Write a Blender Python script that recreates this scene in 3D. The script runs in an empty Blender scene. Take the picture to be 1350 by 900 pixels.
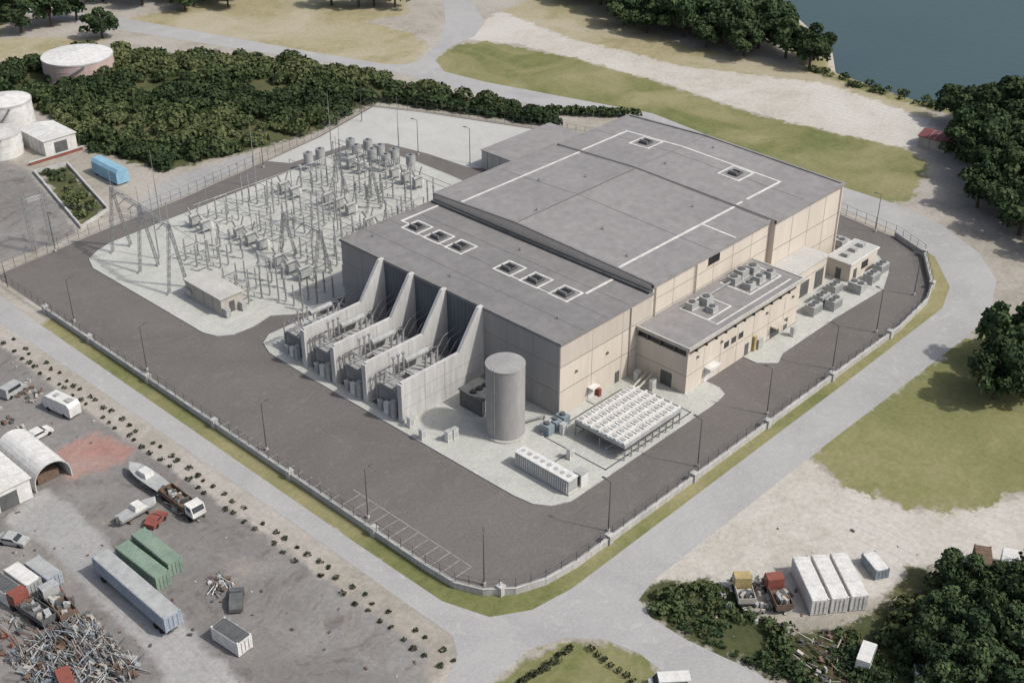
import bpy, math, random
import numpy as np
from mathutils import Vector, Matrix
from mathutils.geometry import tessellate_polygon
random.seed(7); rng=np.random.default_rng(7)
U=random.uniform
scene=bpy.context.scene
COL=bpy.context.collection

# ------------------------------------------------------------ materials
def newmat(name):
    m=bpy.data.materials.new(name); m.use_nodes=True
    nt=m.node_tree; b=nt.nodes["Principled BSDF"]
    b.inputs["Specular IOR Level"].default_value=0.3
    return m,nt,b
def N(nt,t,**k):
    n=nt.nodes.new(t)
    for a,v in k.items(): setattr(n,a,v)
    return n
def noise(nt,vec,scale,detail=5,rough=.6,dist=0):
    n=N(nt,"ShaderNodeTexNoise"); n.inputs["Scale"].default_value=scale
    n.inputs["Detail"].default_value=detail; n.inputs["Roughness"].default_value=rough
    n.inputs["Distortion"].default_value=dist
    nt.links.new(vec,n.inputs["Vector"]); return n.outputs["Fac"]
def maprange(nt,val,a,b,c,d,smooth=False):
    n=N(nt,"ShaderNodeMapRange"); n.interpolation_type='SMOOTHSTEP' if smooth else 'LINEAR'
    for i,x in enumerate((a,b,c,d)): n.inputs[i+1].default_value=x
    nt.links.new(val,n.inputs[0]); return n.outputs[0]
def mixc(nt,fac,a,b,mode='MIX'):
    n=N(nt,"ShaderNodeMix",data_type='RGBA',blend_type=mode)
    for s,v in ((n.inputs[0],fac),(n.inputs[6],a),(n.inputs[7],b)):
        if isinstance(v,bpy.types.NodeSocket): nt.links.new(v,s)
        elif isinstance(v,(int,float)): s.default_value=v
        else: s.default_value=(*v,1)
    return n.outputs[2]
def math_(nt,op,a,b=0.0):
    n=N(nt,"ShaderNodeMath",operation=op)
    for s,v in ((n.inputs[0],a),(n.inputs[1],b)):
        if isinstance(v,bpy.types.NodeSocket): nt.links.new(v,s)
        else: s.default_value=v
    return n.outputs[0]
def M(name,c,c2=None,scale=.5,rough=.7,metal=0,streak=False,fine=.12):
    m,nt,b=newmat(name)
    tc=N(nt,"ShaderNodeTexCoord").outputs["Object"]
    v=tc
    if streak:
        mp=N(nt,"ShaderNodeMapping"); mp.inputs["Scale"].default_value=(1,1,.12); nt.links.new(tc,mp.inputs[0]); v=mp.outputs[0]
    if c2 is None: c2=tuple(x*.8 for x in c)
    f=maprange(nt,noise(nt,v,scale,4,.65),.35,.65,0,1)
    col=mixc(nt,f,c,c2)
    g=maprange(nt,noise(nt,v,scale*9,3,.7),.3,.7,1-fine,1+fine)
    h=N(nt,"ShaderNodeHueSaturation"); nt.links.new(g,h.inputs["Value"]); nt.links.new(col,h.inputs["Color"])
    nt.links.new(h.outputs[0],b.inputs["Base Color"])
    b.inputs["Roughness"].default_value=rough; b.inputs["Metallic"].default_value=metal
    return m
conc=M("concrete_light",(.48,.47,.44),(.40,.39,.36),.25,.85,streak=True)
concw=M("perimeter_wall_concrete",(.44,.43,.41),(.33,.325,.31),.3,.85,streak=True,fine=.2)
cope=M("coping_concrete",(.50,.49,.47),(.38,.375,.36),.4,.85,fine=.2)
finm=M("fire_wall_concrete",(.53,.52,.50),(.43,.42,.405),.2,.85,streak=True)
beige=M("precast_beige",(.575,.515,.44),(.52,.465,.395),.12,.85,streak=True,fine=.06)
beige2=M("precast_beige_dark",(.475,.425,.365),(.43,.385,.33),.12,.85,streak=True,fine=.06)
greyw=M("precast_grey",(.32,.31,.30),(.275,.268,.26),.12,.85,streak=True,fine=.06)
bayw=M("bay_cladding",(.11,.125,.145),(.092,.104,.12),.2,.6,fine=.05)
joint=M("panel_joint",(.26,.235,.205),None,1,.9)
roofm=M("roof_membrane",(.262,.250,.243),(.225,.215,.21),.06,.9,fine=.13)
roofd=M("roof_membrane_dark",(.215,.206,.20),(.185,.177,.173),.06,.9,fine=.13)
seam=M("roof_seam",(.18,.17,.165),None,.5,.9)
white=M("white_paint",(.66,.65,.62),(.52,.51,.48),.8,.6,fine=.2)
walkp=M("roof_walkway_pad",(.64,.63,.59),(.48,.47,.44),.5,.8,fine=.2)
linep=M("worn_line_paint",(.40,.39,.37),(.22,.21,.20),1.2,.85,fine=.25)
black=M("dark_void",(.02,.02,.022),None,1,.6)
glass=M("dark_glass",(.03,.035,.04),(.05,.055,.06),1,.15)
steel=M("galvanised_steel",(.36,.365,.36),(.26,.265,.265),1.2,.5,.3)
tankm=M("tank_grey",(.33,.32,.308),(.275,.265,.258),.35,.7,streak=True,fine=.1)
eqg=M("equipment_grey",(.40,.405,.39),(.30,.305,.30),.8,.6)
eqd=M("equipment_dark",(.12,.122,.12),(.08,.082,.082),.8,.6)
pitm=M("pit_aggregate",(.15,.145,.14),(.09,.09,.088),.6,.9,fine=.3)
eqb=M("equipment_bluegrey",(.24,.28,.31),(.18,.22,.25),.8,.6)
porc=M("porcelain",(.28,.27,.26),(.20,.19,.185),1,.4)
fencem=M("fence_steel",(.09,.09,.09),None,2,.6)
red=M("red_paint",(.27,.08,.06),(.18,.07,.05),.8,.75,fine=.3)
yel=M("yellow_paint",(.44,.34,.15),(.30,.24,.12),.8,.7,fine=.3)
green=M("green_container",(.22,.29,.22),(.16,.22,.17),.6,.75,fine=.3)
blue=M("pale_blue_paint",(.24,.29,.37),(.33,.36,.39),.5,.7,fine=.25)
bluet=M("blue_tarp",(.25,.43,.53),(.19,.34,.45),.5,.7)
rust=M("rusty_steel",(.18,.115,.08),(.11,.08,.06),1.5,.9,fine=.3)
brick=M("faded_red_tank",(.42,.31,.28),(.46,.37,.33),.3,.8,streak=True)
maroon=M("maroon_roof",(.20,.07,.075),(.15,.06,.06),.8,.8)
tyre=M("rubber",(.02,.02,.02),None,3,.9)
bark=M("bark",(.10,.075,.055),(.06,.045,.035),3,.95)
tan=M("control_house_tan",(.43,.40,.35),(.36,.335,.295),.5,.8,streak=True)
def asphalt(name,c,c2,c3,sc=.05,rough=.9,amp=.18):
    m,nt,b=newmat(name)
    tc=N(nt,"ShaderNodeTexCoord").outputs["Object"]
    a=maprange(nt,noise(nt,tc,sc,5,.65,1.0),.35,.65,0,1)
    col=mixc(nt,a,c,c2)
    s=maprange(nt,noise(nt,tc,sc*4,4,.7,2.5),.54,.70,0,.8)
    col=mixc(nt,s,col,c3)
    g=maprange(nt,noise(nt,tc,2.2,5,.85),.3,.7,1-amp,1+amp)
    h=N(nt,"ShaderNodeHueSaturation"); nt.links.new(g,h.inputs["Value"]); nt.links.new(col,h.inputs["Color"])
    nt.links.new(h.outputs[0],b.inputs["Base Color"]); b.inputs["Roughness"].default_value=rough
    return m
yardm=asphalt("yard_asphalt",(.150,.137,.127),(.126,.115,.107),(.168,.155,.144),amp=.2)
roadm=asphalt("road_concrete",(.37,.365,.352),(.315,.31,.30),(.41,.40,.38),.06,amp=.14)
padm=asphalt("gravel_pad",(.46,.46,.42),(.40,.405,.365),(.35,.355,.32),.12)
laym=asphalt("laydown_gravel",(.45,.445,.42),(.40,.395,.37),(.48,.47,.445),.1)

# ------------------------------------------------------------ mesh builder
class MB:
    def __init__(s): s.v=[];s.f=[];s.m=[];s.mats=[]
    def mi(s,mat):
        if mat not in s.mats: s.mats.append(mat)
        return s.mats.index(mat)
    def add(s,vs,fs,mat):
        k=len(s.v); s.v+=[tuple(q) for q in vs]; i=s.mi(mat)
        for f in fs: s.f.append([a+k for a in f]); s.m.append(i)
    def box(s,x0,y0,z0,x1,y1,z1,mat):
        if x0>x1:x0,x1=x1,x0
        if y0>y1:y0,y1=y1,y0
        s.add([(x,y,z) for z in(z0,z1) for x,y in((x0,y0),(x1,y0),(x1,y1),(x0,y1))],
              [(3,2,1,0),(0,1,5,4),(1,2,6,5),(2,3,7,6),(3,0,4,7),(4,5,6,7)],mat)
    def obox(s,cx,cy,z0,lx,ly,h,a,mat,tilt=0):
        R=Matrix.Rotation(a,3,'Z')@Matrix.Rotation(tilt,3,'Y')
        vs=[]
        for z in(0,h):
            for x,y in((-lx/2,-ly/2),(lx/2,-ly/2),(lx/2,ly/2),(-lx/2,ly/2)):
                q=R@Vector((x,y,z)); vs.append((q.x+cx,q.y+cy,q.z+z0))
        s.add(vs,[(3,2,1,0),(0,1,5,4),(1,2,6,5),(2,3,7,6),(3,0,4,7),(4,5,6,7)],mat)
    def tube(s,a,b,r,mat,n=6,r2=None):
        a=Vector(a);b=Vector(b);d=(b-a).normalized()
        u=d.cross(Vector((0,0,1)))
        if u.length<.01:u=Vector((1,0,0))
        u.normalize();w=d.cross(u); r2=r if r2 is None else r2
        vs=[a+(u*math.cos(t)+w*math.sin(t))*r for t in[2*math.pi*i/n for i in range(n)]]
        vs+=[b+(u*math.cos(t)+w*math.sin(t))*r2 for t in[2*math.pi*i/n for i in range(n)]]
        s.add(vs,[(i,(i+1)%n,n+(i+1)%n,n+i) for i in range(n)]+[tuple(range(n))[::-1],tuple(range(n,2*n))],mat)
    def cyl(s,x,y,z0,z1,r,mat,r1=None,n=16):
        r1=r if r1 is None else r1
        vs=[(x+r*math.cos(2*math.pi*i/n),y+r*math.sin(2*math.pi*i/n),z0) for i in range(n)]
        vs+=[(x+r1*math.cos(2*math.pi*i/n),y+r1*math.sin(2*math.pi*i/n),z1) for i in range(n)]
        s.add(vs,[(i,(i+1)%n,n+(i+1)%n,n+i) for i in range(n)]+[tuple(range(n))[::-1],tuple(range(n,2*n))],mat)
    def ins(s,a,b,r,mat=None,k=6):
        mat=mat or porc; a=Vector(a);b=Vector(b)
        s.tube(a,b,r*.45,mat,6)
        for i in range(k):
            c=a.lerp(b,(i+.3)/k);d=a.lerp(b,(i+.75)/k); s.tube(c,d,r,mat,8,r*.5)
    def prism(s,poly,z0,z1,mat,side=None):
        n=len(poly)
        tris=tessellate_polygon([[Vector((x,y,0)) for x,y in poly]])
        tris=[t if (poly[t[1]][0]-poly[t[0]][0])*(poly[t[2]][1]-poly[t[0]][1])-(poly[t[1]][1]-poly[t[0]][1])*(poly[t[2]][0]-poly[t[0]][0])>0 else (t[0],t[2],t[1]) for t in tris]
        s.add([(x,y,z1) for x,y in poly],tris,mat)
        if z0<z1:
            s.add([(x,y,z0) for x,y in poly]+[(x,y,z1) for x,y in poly],[(i,(i+1)%n,n+(i+1)%n,n+i) for i in range(n)],side or mat)
    def prof(s,pts,y0,y1,mat):
        n=len(pts)
        s.add([(x,y0,z) for x,z in pts]+[(x,y1,z) for x,z in pts],
              [(i,(i+1)%n,n+(i+1)%n,n+i) for i in range(n)]+[tuple(range(n))[::-1],tuple(range(n,2*n))],mat)
    def mesh(s,name):
        me=bpy.data.meshes.new(name); me.from_pydata(s.v,[],s.f)
        for m in s.mats: me.materials.append(m)
        me.polygons.foreach_set("material_index",s.m); me.update(); return me
    def obj(s,name,loc=(0,0,0),rot=0,parent=None):
        return put(s.mesh(name),name,loc,rot,1,parent)
def put(me,name,loc=(0,0,0),rot=0,sc=1,parent=None):
    o=bpy.data.objects.new(name,me); COL.objects.link(o); o.location=loc; o.rotation_euler=(0,0,rot)
    o.scale=(sc,)*3 if isinstance(sc,(int,float)) else sc
    if parent: o.parent=parent
    return o
def empty(name,loc=(0,0,0),rot=0,sc=1):
    return put(None,name,loc,rot,sc)

# ------------------------------------------------------------ terrain sheet
def sdf(poly,X,Y):
    d=np.full(X.shape,1e9); ins=np.zeros(X.shape,bool); n=len(poly)
    for i in range(n):
        ax,ay=poly[i];bx,by=poly[(i+1)%n]; ex,ey=bx-ax,by-ay
        t=np.clip(((X-ax)*ex+(Y-ay)*ey)/(ex*ex+ey*ey+1e-9),0,1)
        d=np.minimum(d,np.hypot(X-ax-t*ex,Y-ay-t*ey))
        if ay!=by:
            c=((ay>Y)!=(by>Y))&(X<(bx-ax)*(Y-ay)/(by-ay)+ax); ins^=c
    return np.where(ins,d,-d)
WATER=[(262,150),(245,130),(225,99),(205,74),(186,61),(181,33),(184,2),(184,-17),(190,-80),(260,-300),(1500,-300),(1500,900),(700,900)]
SCRUB=[(18,230),(31,236),(55,226),(84,175),(98,120),(104,99),(99,88),(92,105),(78,137),(52,131),(34,133),(12,138),(7,161),(13,191),(7,207)]
VEGBR=[(-24,-37),(-20,-38),(-15,-43),(-16,-48),(-17,-56),(-8,-62),(0,-62),(6,-61),(18,-73),(20,-95),(-10,-100),(-24,-70),(-25,-57),(-27,-47),(-27,-40)]
LAY={
'dry':[[(73,253),(108,247),(121,214),(126,174),(121,161),(106,152),(99,155),(90,183),(76,221)],
  [(179,173),(193,158),(175,106),(182,68),(178,32),(172,21),(169,25),(174,56),(158,94),(155,136),(162,171)],
  [(35,262),(60,240),(40,225),(10,225),(-20,300),(30,420),(80,400),(60,300)],[(108,200),(140,190),(170,230),(120,330),(80,300)]],
'sand':[[(132,161),(162,171),(156,136),(159,94),(175,56),(169,21),(152,14),(143,22),(142,45),(142,69),(144,89),(142,120),(141,144),(136,152)],
  [(-22,-34),(20,-34),(17,-44),(19,-55),(26,-62),(34,-65),(42,-74),(80,-76),(80,-100),(24,-90),(18,-73),(6,-61),(0,-62),(-12,-56),(-14,-46),(-20,-40)],
  [(-61,-32),(-52,-28),(-47,-28),(-43,-33),(-51,-34),(-70,-50)]],
'grass':[[(108,142),(113,150),(126,156),(136,152),(143,121),(143,88),(141,56),(147,17),(143,8),(122,1),(116,3),(108,15),(114,50),(118,77),(112,103),(106,126)],
  [(-45.5,92),(-45.5,-20),(-42,-28),(-30,-31),(80,-31),(90,-28),(100,-18),(98,-8),(80,-20),(-35,-20),(-38,92)],
  [(-50,-34),(-43,-34),(-39,-35),(-35,-40),(-33,-45),(-35,-49),(-38,-62),(-60,-62),(-62,-48)],
  [(186,61),(181,33),(184,2),(184,-17),(178,-10),(176,33),(180,66),(205,92),(230,125),(240,130),(210,80)]],
'meadow':[[(20,-37),(27,-35),(52,-37),(67,-36),(87,-41),(102,-50),(80,-75),(42,-74),(34,-65),(26,-62),(19,-55),(17,-44)]],
'scrub':[SCRUB,VEGBR,[(-17,124),(-9,128),(-2,157),(-9,158)]],
'asph':[[(-53,95),(-54,63),(-52.5,21),(-52.5,-13),(-52,-24),(-57,-28),(-63,-30),(-85,-45),(-170,-60),(-170,160),(-60,120)],
  [(-29,121),(-19,122),(-10,160),(-10,190),(-60,190),(-60,121)]],
'lane':[[(-69,45),(-69,32),(-72,-7),(-73,-20),(-90,-45),(-95,-30),(-82,-8),(-78,-1),(-76,32),(-78,42)],[(9,133),(33,132),(31,126),(2,121),(-8,119),(-4,124)]],
'redp':[[(-63,52),(-56,53),(-54,44),(-57,42),(-66,44)]],
}
g1=[-9000,-4000,-1800,-900,-500,-320,-240]; g2=[420,600,1000,2000,4500,9000]
xs=np.array(g1+[-200,-180]+list(np.arange(-160,290,1.25))+[300,330]+g2); ys=np.array(g1+[-200,-165]+list(np.arange(-130,330,1.25))+[350]+g2)
X,Y=np.meshgrid(xs,ys,indexing='ij'); nx,ny=X.shape
wd=sdf(WATER,X,Y)
Z=-2.2*np.clip((wd+1.5)/6,0,1)
vs=np.stack([X,Y,Z],-1).reshape(-1,3)
idx=np.arange(nx*ny).reshape(nx,ny)
fs=np.stack([idx[:-1,:-1],idx[1:,:-1],idx[1:,1:],idx[:-1,1:]],-1).reshape(-1,4)
def fastmesh(name,vs,fs,mats,tone=None):
    me=bpy.data.meshes.new(name); nf=len(fs)
    me.vertices.add(len(vs)); me.vertices.foreach_set("co",np.asarray(vs,np.float32).ravel())
    me.loops.add(nf*4); me.loops.foreach_set("vertex_index",np.asarray(fs,np.int32).ravel())
    me.polygons.add(nf); me.polygons.foreach_set("loop_start",np.arange(0,nf*4,4,dtype=np.int32))
    me.update(calc_edges=True)
    for m in mats: me.materials.append(m)
    if tone is not None:
        a=me.attributes.new("tone",'FLOAT','FACE'); a.data.foreach_set("value",np.asarray(tone,np.float32))
    return me
m,nt,b=newmat("terrain")
tc=N(nt,"ShaderNodeTexCoord").outputs["Object"]
nbig=noise(nt,tc,.035,5,.6,.8); nmid=noise(nt,tc,.15,6,.7,1.8); nfin=noise(nt,tc,1.1,6,.82); nedge=noise(nt,tc,.3,5,.72)
edge=maprange(nt,nedge,.2,.8,-3,3)
fm=maprange(nt,nmid,.36,.64,0,1); fb=maprange(nt,nbig,.42,.62,0,.95)
def two(c1,c2,c3): return mixc(nt,fb,mixc(nt,fm,c1,c2),c3)
col=two((.355,.325,.275),(.27,.247,.207),(.39,.36,.32))
specs=[('dry',two((.34,.295,.18),(.25,.225,.125),(.38,.34,.25)),1.0),
 ('sand',two((.475,.445,.395),(.395,.365,.315),(.50,.478,.435)),1.0),
 ('grass',two((.175,.178,.072),(.125,.142,.055),(.27,.245,.13)),1.0),
 ('meadow',two((.19,.188,.08),(.235,.22,.11),(.155,.165,.065)),1.2),
 ('scrub',two((.055,.067,.03),(.085,.09,.04),(.12,.115,.055)),1.0),
 ('asph',two((.205,.196,.186),(.25,.238,.224),(.18,.17,.162)),.5),
 ('lane',two((.32,.315,.305),(.28,.275,.265),(.35,.34,.33)),.4),
 ('redp',two((.36,.20,.17),(.29,.165,.14),(.32,.24,.21)),.6)]
for k,c,a in specs:
    if k=='lane':
        at=N(nt,"ShaderNodeAttribute"); at.attribute_name='asph'
        ins_=maprange(nt,at.outputs["Fac"],0,2,0,1)
        st=math_(nt,'MULTIPLY',maprange(nt,noise(nt,tc,.085,5,.72,3.0),.54,.66,0,.6),ins_)
        col=mixc(nt,st,col,(.115,.102,.09))
        st=math_(nt,'MULTIPLY',maprange(nt,noise(nt,tc,.05,5,.7,1.5),.56,.68,0,.55),ins_)
        col=mixc(nt,st,col,(.30,.265,.22))
    at=N(nt,"ShaderNodeAttribute"); at.attribute_name=k
    s_=math_(nt,'ADD',at.outputs["Fac"],math_(nt,'MULTIPLY',edge,a))
    col=mixc(nt,maprange(nt,s_,-.8,.8,0,1,True),col,c)
wv=N(nt,"ShaderNodeTexWave"); wv.inputs["Scale"].default_value=.16; wv.inputs["Distortion"].default_value=9; wv.inputs["Detail"].default_value=3; wv.inputs["Detail Scale"].default_value=.35
nt.links.new(tc,wv.inputs["Vector"])
tr_=math_(nt,'MULTIPLY',maprange(nt,wv.outputs["Fac"],.86,1,0,1),maprange(nt,nbig,.45,.6,0,.22))
col=mixc(nt,tr_,col,(.24,.215,.18))
g=maprange(nt,nfin,.25,.75,.74,1.26)
h=N(nt,"ShaderNodeHueSaturation"); nt.links.new(g,h.inputs["Value"]); nt.links.new(col,h.inputs["Color"])
nt.links.new(h.outputs[0],b.inputs["Base Color"]); b.inputs["Roughness"].default_value=.95
b.inputs["Specular IOR Level"].default_value=.1
bp=N(nt,"ShaderNodeBump"); bp.inputs["Distance"].default_value=.2; bp.inputs["Strength"].default_value=.4
nt.links.new(nfin,bp.inputs["Height"]); nt.links.new(bp.outputs[0],b.inputs["Normal"])
gme=fastmesh("ground",vs,fs,[m])
for k,polys in LAY.items():
    d=np.full(X.shape,-1e9)
    for P in polys: d=np.maximum(d,sdf(P,X,Y))
    a=gme.attributes.new(k,'FLOAT','POINT'); a.data.foreach_set("value",np.clip(d,-50,50).astype(np.float32).ravel())
put(gme,"ground")
m,nt,b=newmat("river_water")
tc=N(nt,"ShaderNodeTexCoord").outputs["Object"]
nt.links.new(mixc(nt,noise(nt,tc,.02,4,.5),(.034,.066,.072),(.048,.084,.088)),b.inputs["Base Color"])
b.inputs["Roughness"].default_value=.35
bp=N(nt,"ShaderNodeBump"); bp.inputs["Distance"].default_value=.15; nt.links.new(noise(nt,tc,.6,5,.6),bp.inputs["Height"]); nt.links.new(bp.outputs[0],b.inputs["Normal"])
w=MB(); w.prism([(150,-900),(3000,-900),(3000,2500),(300,2500),(150,60)],-.9,-.9,m); w.obj("river_water")

# ------------------------------------------------------------ roads, yard, pads
RO=[(-49,160),(-49.5,117),(-49.5,97),(-49,82),(-48.5,48),(-48,9),(-48,-18),(-48,-24),(-50,-27),(-54,-29),(-64,-33),(-95,-48),(-95,-60),(-62,-40),(-51,-33.5),(-43,-33),(-38,-35),(-34.5,-39),(-33.3,-44),(-34,-50),(-37,-62),(-45,-85),(-36,-90),(-28,-72),(-25.5,-57),(-27,-47),(-27,-41),(-25.5,-37.5),(-21,-36.5),
 (4,-36.5),(26,-36.5),(51,-36.8),(72,-37),(85,-35.5),(97,-31),(106,-23),(113,-11),(116,2),(116,15),(119,45),(123,77)]
RI=[(118,73),(112,45),(105.5,12),(103.5,-5),(98,-17),(88,-25.5),(79,-28.5),(42,-29),(-30,-29.3),(-37,-28.2),(-42,-25),(-44.3,-18),(-44.5,0),(-44.5,100),(-44,160)]
w=MB(); w.prism(RO+RI,.02,.02,roadm); w.obj("perimeter_road")
w=MB(); w.prism([(118,73.02),(106,105),(101,123),(98,151),(87,179),(66,240),(49,290),(35,330),(41,335),(53,298),(73,252),(92,186),(100,160),(104,154),(109,153),(115,156),(126,162),(141,175),(158,194),(185,235),(195,230),(165,188),(150,166),(137,158),(128,157),(119,154),(113,150),(108,141),(110,126),(116,103),(123,77.02)],.028,.028,roadm); w.obj("back_road")
YARD=[(-41.1,116),(-41.1,-11.8),(-40.8,-17.3),(-39.1,-21),(-36,-24),(-31.9,-25.7),(-26.2,-26.3),(65,-26.3),(78.5,-25),(84.8,-22.7),(96.4,-15),(100.5,-6.2),(103,12),(104,40),(101,70),(95,89),(88.5,105),(82,121),(75.3,134.9),(52,128.2),(31.4,124.7),(6.4,121),(-18,119)]
w=MB(); w.prism(YARD,.03,.03,yardm); w.obj("station_yard_asphalt")
w=MB(); w.prism([(33,124.5),(52,127.5),(75,134),(81.5,121),(94,89),(88,86),(66,84),(64,86),(63,100),(60.5,112),(53,118.5),(36,119.5)],.04,.07,laym); w.obj("laydown_area")
kerb=cope
def pad(name,poly,mat=padm,h=.16):
    w=MB(); w.prism(poly,.03,h,mat,kerb)
    n=len(poly)
    for i in range(n):
        a=Vector((*poly[i],0));c=Vector((*poly[(i+1)%n],0)); L=(c-a).length
        if L<.2: continue
        mid=(a+c)/2; w.obox(mid.x,mid.y,.025+.001*i,L+.1,.22,h,math.atan2(c.y-a.y,c.x-a.x),kerb)
    return w.obj(name)
pad("switchyard_gravel",[(-21,111),(-24,109),(-25.5,105),(-25,67),(-24,64),(-21.5,62.2),(-17,62),(-12.5,63),(-9.5,60.5),(-6,58.5),(50,58.5),(56,62),(57.5,86),(57.5,100),(55.5,112),(52,115),(46,116),(-17,112.5)])
pad("transformer_pad",[(-17,57.2),(-19.5,55.5),(-20.8,52),(-21,43),(-20.8,14),(-20.5,-9),(-20,-12.5),(-18.5,-14.8),(-15.5,-16.3),(22,-16.3),(25,-15.8),(26,-14),(26,-11.2),(20,-11),(20,0),(0,0),(0,57.2)])
pad("equipment_pad",[(37.5,-11.3),(37.5,-14),(40,-16.8),(43.5,-15.5),(61,-15.5),(78,-16.3),(85,-13.5),(90,-8.5),(93,1),(92,8),(85,8),(84.6,-.2),(55,-.2),(54.6,-11.3)])
w=MB()
for (a,b_,c,d) in [(-6,-15.2,16.5,-14.95),(-6,-15.2,-5.75,-2),(16.3,-15.2,16.55,-3),(-6,-2.2,14,-1.95),(-11,-14,-10.8,-2),(-11,-8,-6,-7.8)]:
    w.box(a,b_,.15,c,d,.185,eqd)
w.obj("cable_trench_cover")
w=MB()
for y in (66,82,98): w.box(-21,y,.17,54,y+.9,.2,conc)
for x in (-8,9,30): w.box(x,59,.168,x+.8,65.9,.198,conc)
w.obj("switchyard_cable_trench")
w=MB()
w.box(-36.55,-16,.032,-36.45,10,.036,linep)
for i in range(26):
    y=-16+i*2.2; w.box(-40.6,y,.032,-36.62 if y<10 else -38.9,y+.11,.036,linep)
w.obj("parking_marking")

# ------------------------------------------------------------ perimeter wall + fence
FEN=[(-41.5,110),(-41.5,95),(-41.5,-11.8),(-41.2,-17.5),(-39.5,-21.3),(-36.2,-24.4),(-31.9,-26.1),(-26.2,-26.8),(65.2,-26.8),(78.7,-25.4),(85,-23.1),(96.7,-15.2),(100.9,-6.2)]
w=MB()
for i in range(1,len(FEN)-1):
    a=Vector((*FEN[i],0));c=Vector((*FEN[i+1],0));mid=(a+c)/2;L=(c-a).length;an=math.atan2(c.y-a.y,c.x-a.x)
    w.obox(mid.x,mid.y,-.1,L+.1,.34,1.2,an,concw); w.obox(mid.x,mid.y,1.1+.002*i,L+.2,.46,.09,an,cope)
def pil(x,y): w.box(x-.45,y-.45,-.1,x+.45,y+.45,1.55,concw); w.box(x-.53,y-.53,1.55,x+.53,y+.53,1.65,cope)
for y in (-.7,19.3,39.5,59.4,79,95): pil(-41.5,y)
for x in (-18.9,1.6,21.8,41.9,62): pil(x,-26.8)
pil(-37.7,-23); pil(85,-23.1); pil(96.7,-15.2)
w.obj("perimeter_wall")
def fence(name,pts,z0,h,step=2.6,mat=fencem):
    w=MB()
    for i in range(len(pts)-1):
        a=Vector((*pts[i],0));c=Vector((*pts[i+1],0));L=(c-a).length;n=max(1,round(L/step))
        for j in range(n+(i==len(pts)-2)):
            q=a.lerp(c,j/n); w.tube((q.x,q.y,z0),(q.x,q.y,z0+h),.05,mat,5)
        for zz in (z0+.15,z0+h*.5,z0+h-.05): w.tube((a.x,a.y,zz),(c.x,c.y,zz),.03,mat,4)
    w.obj(name)
fence("perimeter_fence",FEN,1.19,1.6)
fence("security_fence",[(-41.5,110),(-39.1,116.3),(-18,119.4),(6.4,121.4),(31.4,125),(52,128.6),(75.5,135.3),(82.4,121.2),(89,105),(95.5,89),(101.5,70),(104.5,40),(103.5,12),(100.9,-6.2)],0,2.6)

# ------------------------------------------------------------ converter hall
B=empty("converter_station_building")
w=MB()
ZF,ZU=14.3,15.8
w.box(0,0,0,24,55.5,ZF-.02,beige)
RY=33
def gabled(w,x0,x1,y0,y1,yr,ze,zr,mat,rmat):
    P=[(y0,0),(y1,0),(y1,ze),(yr,zr),(y0,ze)]
    V=[(x0,y,z) for y,z in P]+[(x1,y,z) for y,z in P]
    w.add(V,[(0,4,3,2,1),(5,6,7,8,9),(0,5,9,4),(1,2,7,6)],mat)
    w.add(V,[(4,9,8,3),(3,8,7,2)],rmat)
gabled(w,24,60,0,55.5,RY,ZU,ZU+1,beige,roofm)
gabled(w,60,84.5,-1.2,54.5,RY,ZU+.25,ZU+1.15,beige,roofm)
w.obj("walls",parent=B)
w=MB()
w.box(0,0,ZF-.02,24,55.5,ZF,roofd)
for a in((-.2,-.2,24,.15),(-.2,55.35,24,55.7),(-.2,.15,.15,55.35)):
    w.box(a[0],a[1],ZF-.3,a[2],a[3],ZF+.22,roofd)
for x in (6,12,18): w.box(x,.3,ZF,x+.1,55.2,ZF+.03,seam)
w.obj("lower_roof",parent=B)
def rz(x,y,off=0):
    if x<24: return ZF+off
    if x<60: e,p,y0,y1=ZU,ZU+1,0,55.5
    else: e,p,y0,y1=ZU+.25,ZU+1.15,-1.2,54.5
    return (e+(p-e)*(y-y0)/(RY-y0) if y<RY else p+(e-p)*(y-RY)/(y1-RY))+off
def strip(w,x0,y0,x1,y1,mat,t=.03,h=.07):
    ys_=[y0]+([RY] if y0<RY<y1 else [])+[y1]
    for a,c in zip(ys_,ys_[1:]):
        z=[rz(x0+.001,a),rz(x0+.001,c)]
        w.add([(x0,a,z[0]),(x1,a,z[0]),(x1,c,z[1]),(x0,c,z[1]),(x0,a,z[0]+h),(x1,a,z[0]+h),(x1,c,z[1]+h),(x0,c,z[1]+h)],
         [(0,1,5,4),(1,2,6,5),(2,3,7,6),(3,0,4,7),(4,5,6,7)],mat)
w=MB()
strip(w,24.05,.1,24.5,55.4,roofd,h=.22)
strip(w,60.1,-1.1,60.5,54.4,roofm,h=.14); strip(w,84.0,-1.1,84.5,54.4,roofm,h=.25)
w.box(24,-.2,ZU-.5,60,.35,ZU+.2,roofm); w.box(60,-1.4,ZU-.3,84.7,-.9,ZU+.45,roofm)
w.box(24,55.3,ZU-.5,60,55.7,ZU+.2,roofm); w.box(60,54.2,ZU-.3,84.7,54.7,ZU+.45,roofm)
strip(w,42,.4,42.15,54,seam,h=.03)
strip(w,72,.4,72.15,54,seam,h=.03)
w.box(24.6,RY-.08,ZU+1,84,RY+.08,ZU+1.17,seam)
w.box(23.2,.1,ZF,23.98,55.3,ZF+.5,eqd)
w.obj("upper_roof_trim",parent=B)
w=MB()
def ring(x0,y0,x1,y1,t=.38):
    strip(w,x0,y0,x1,y0+t,walkp);strip(w,x0,y1-t,x1,y1,walkp);strip(w,x0,y0+t,x0+t,y1-t,walkp);strip(w,x1-t,y0+t,x1,y1-t,walkp)
HX=[(13.5,y) for y in (49,43,37,24.5,18,11)]
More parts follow.
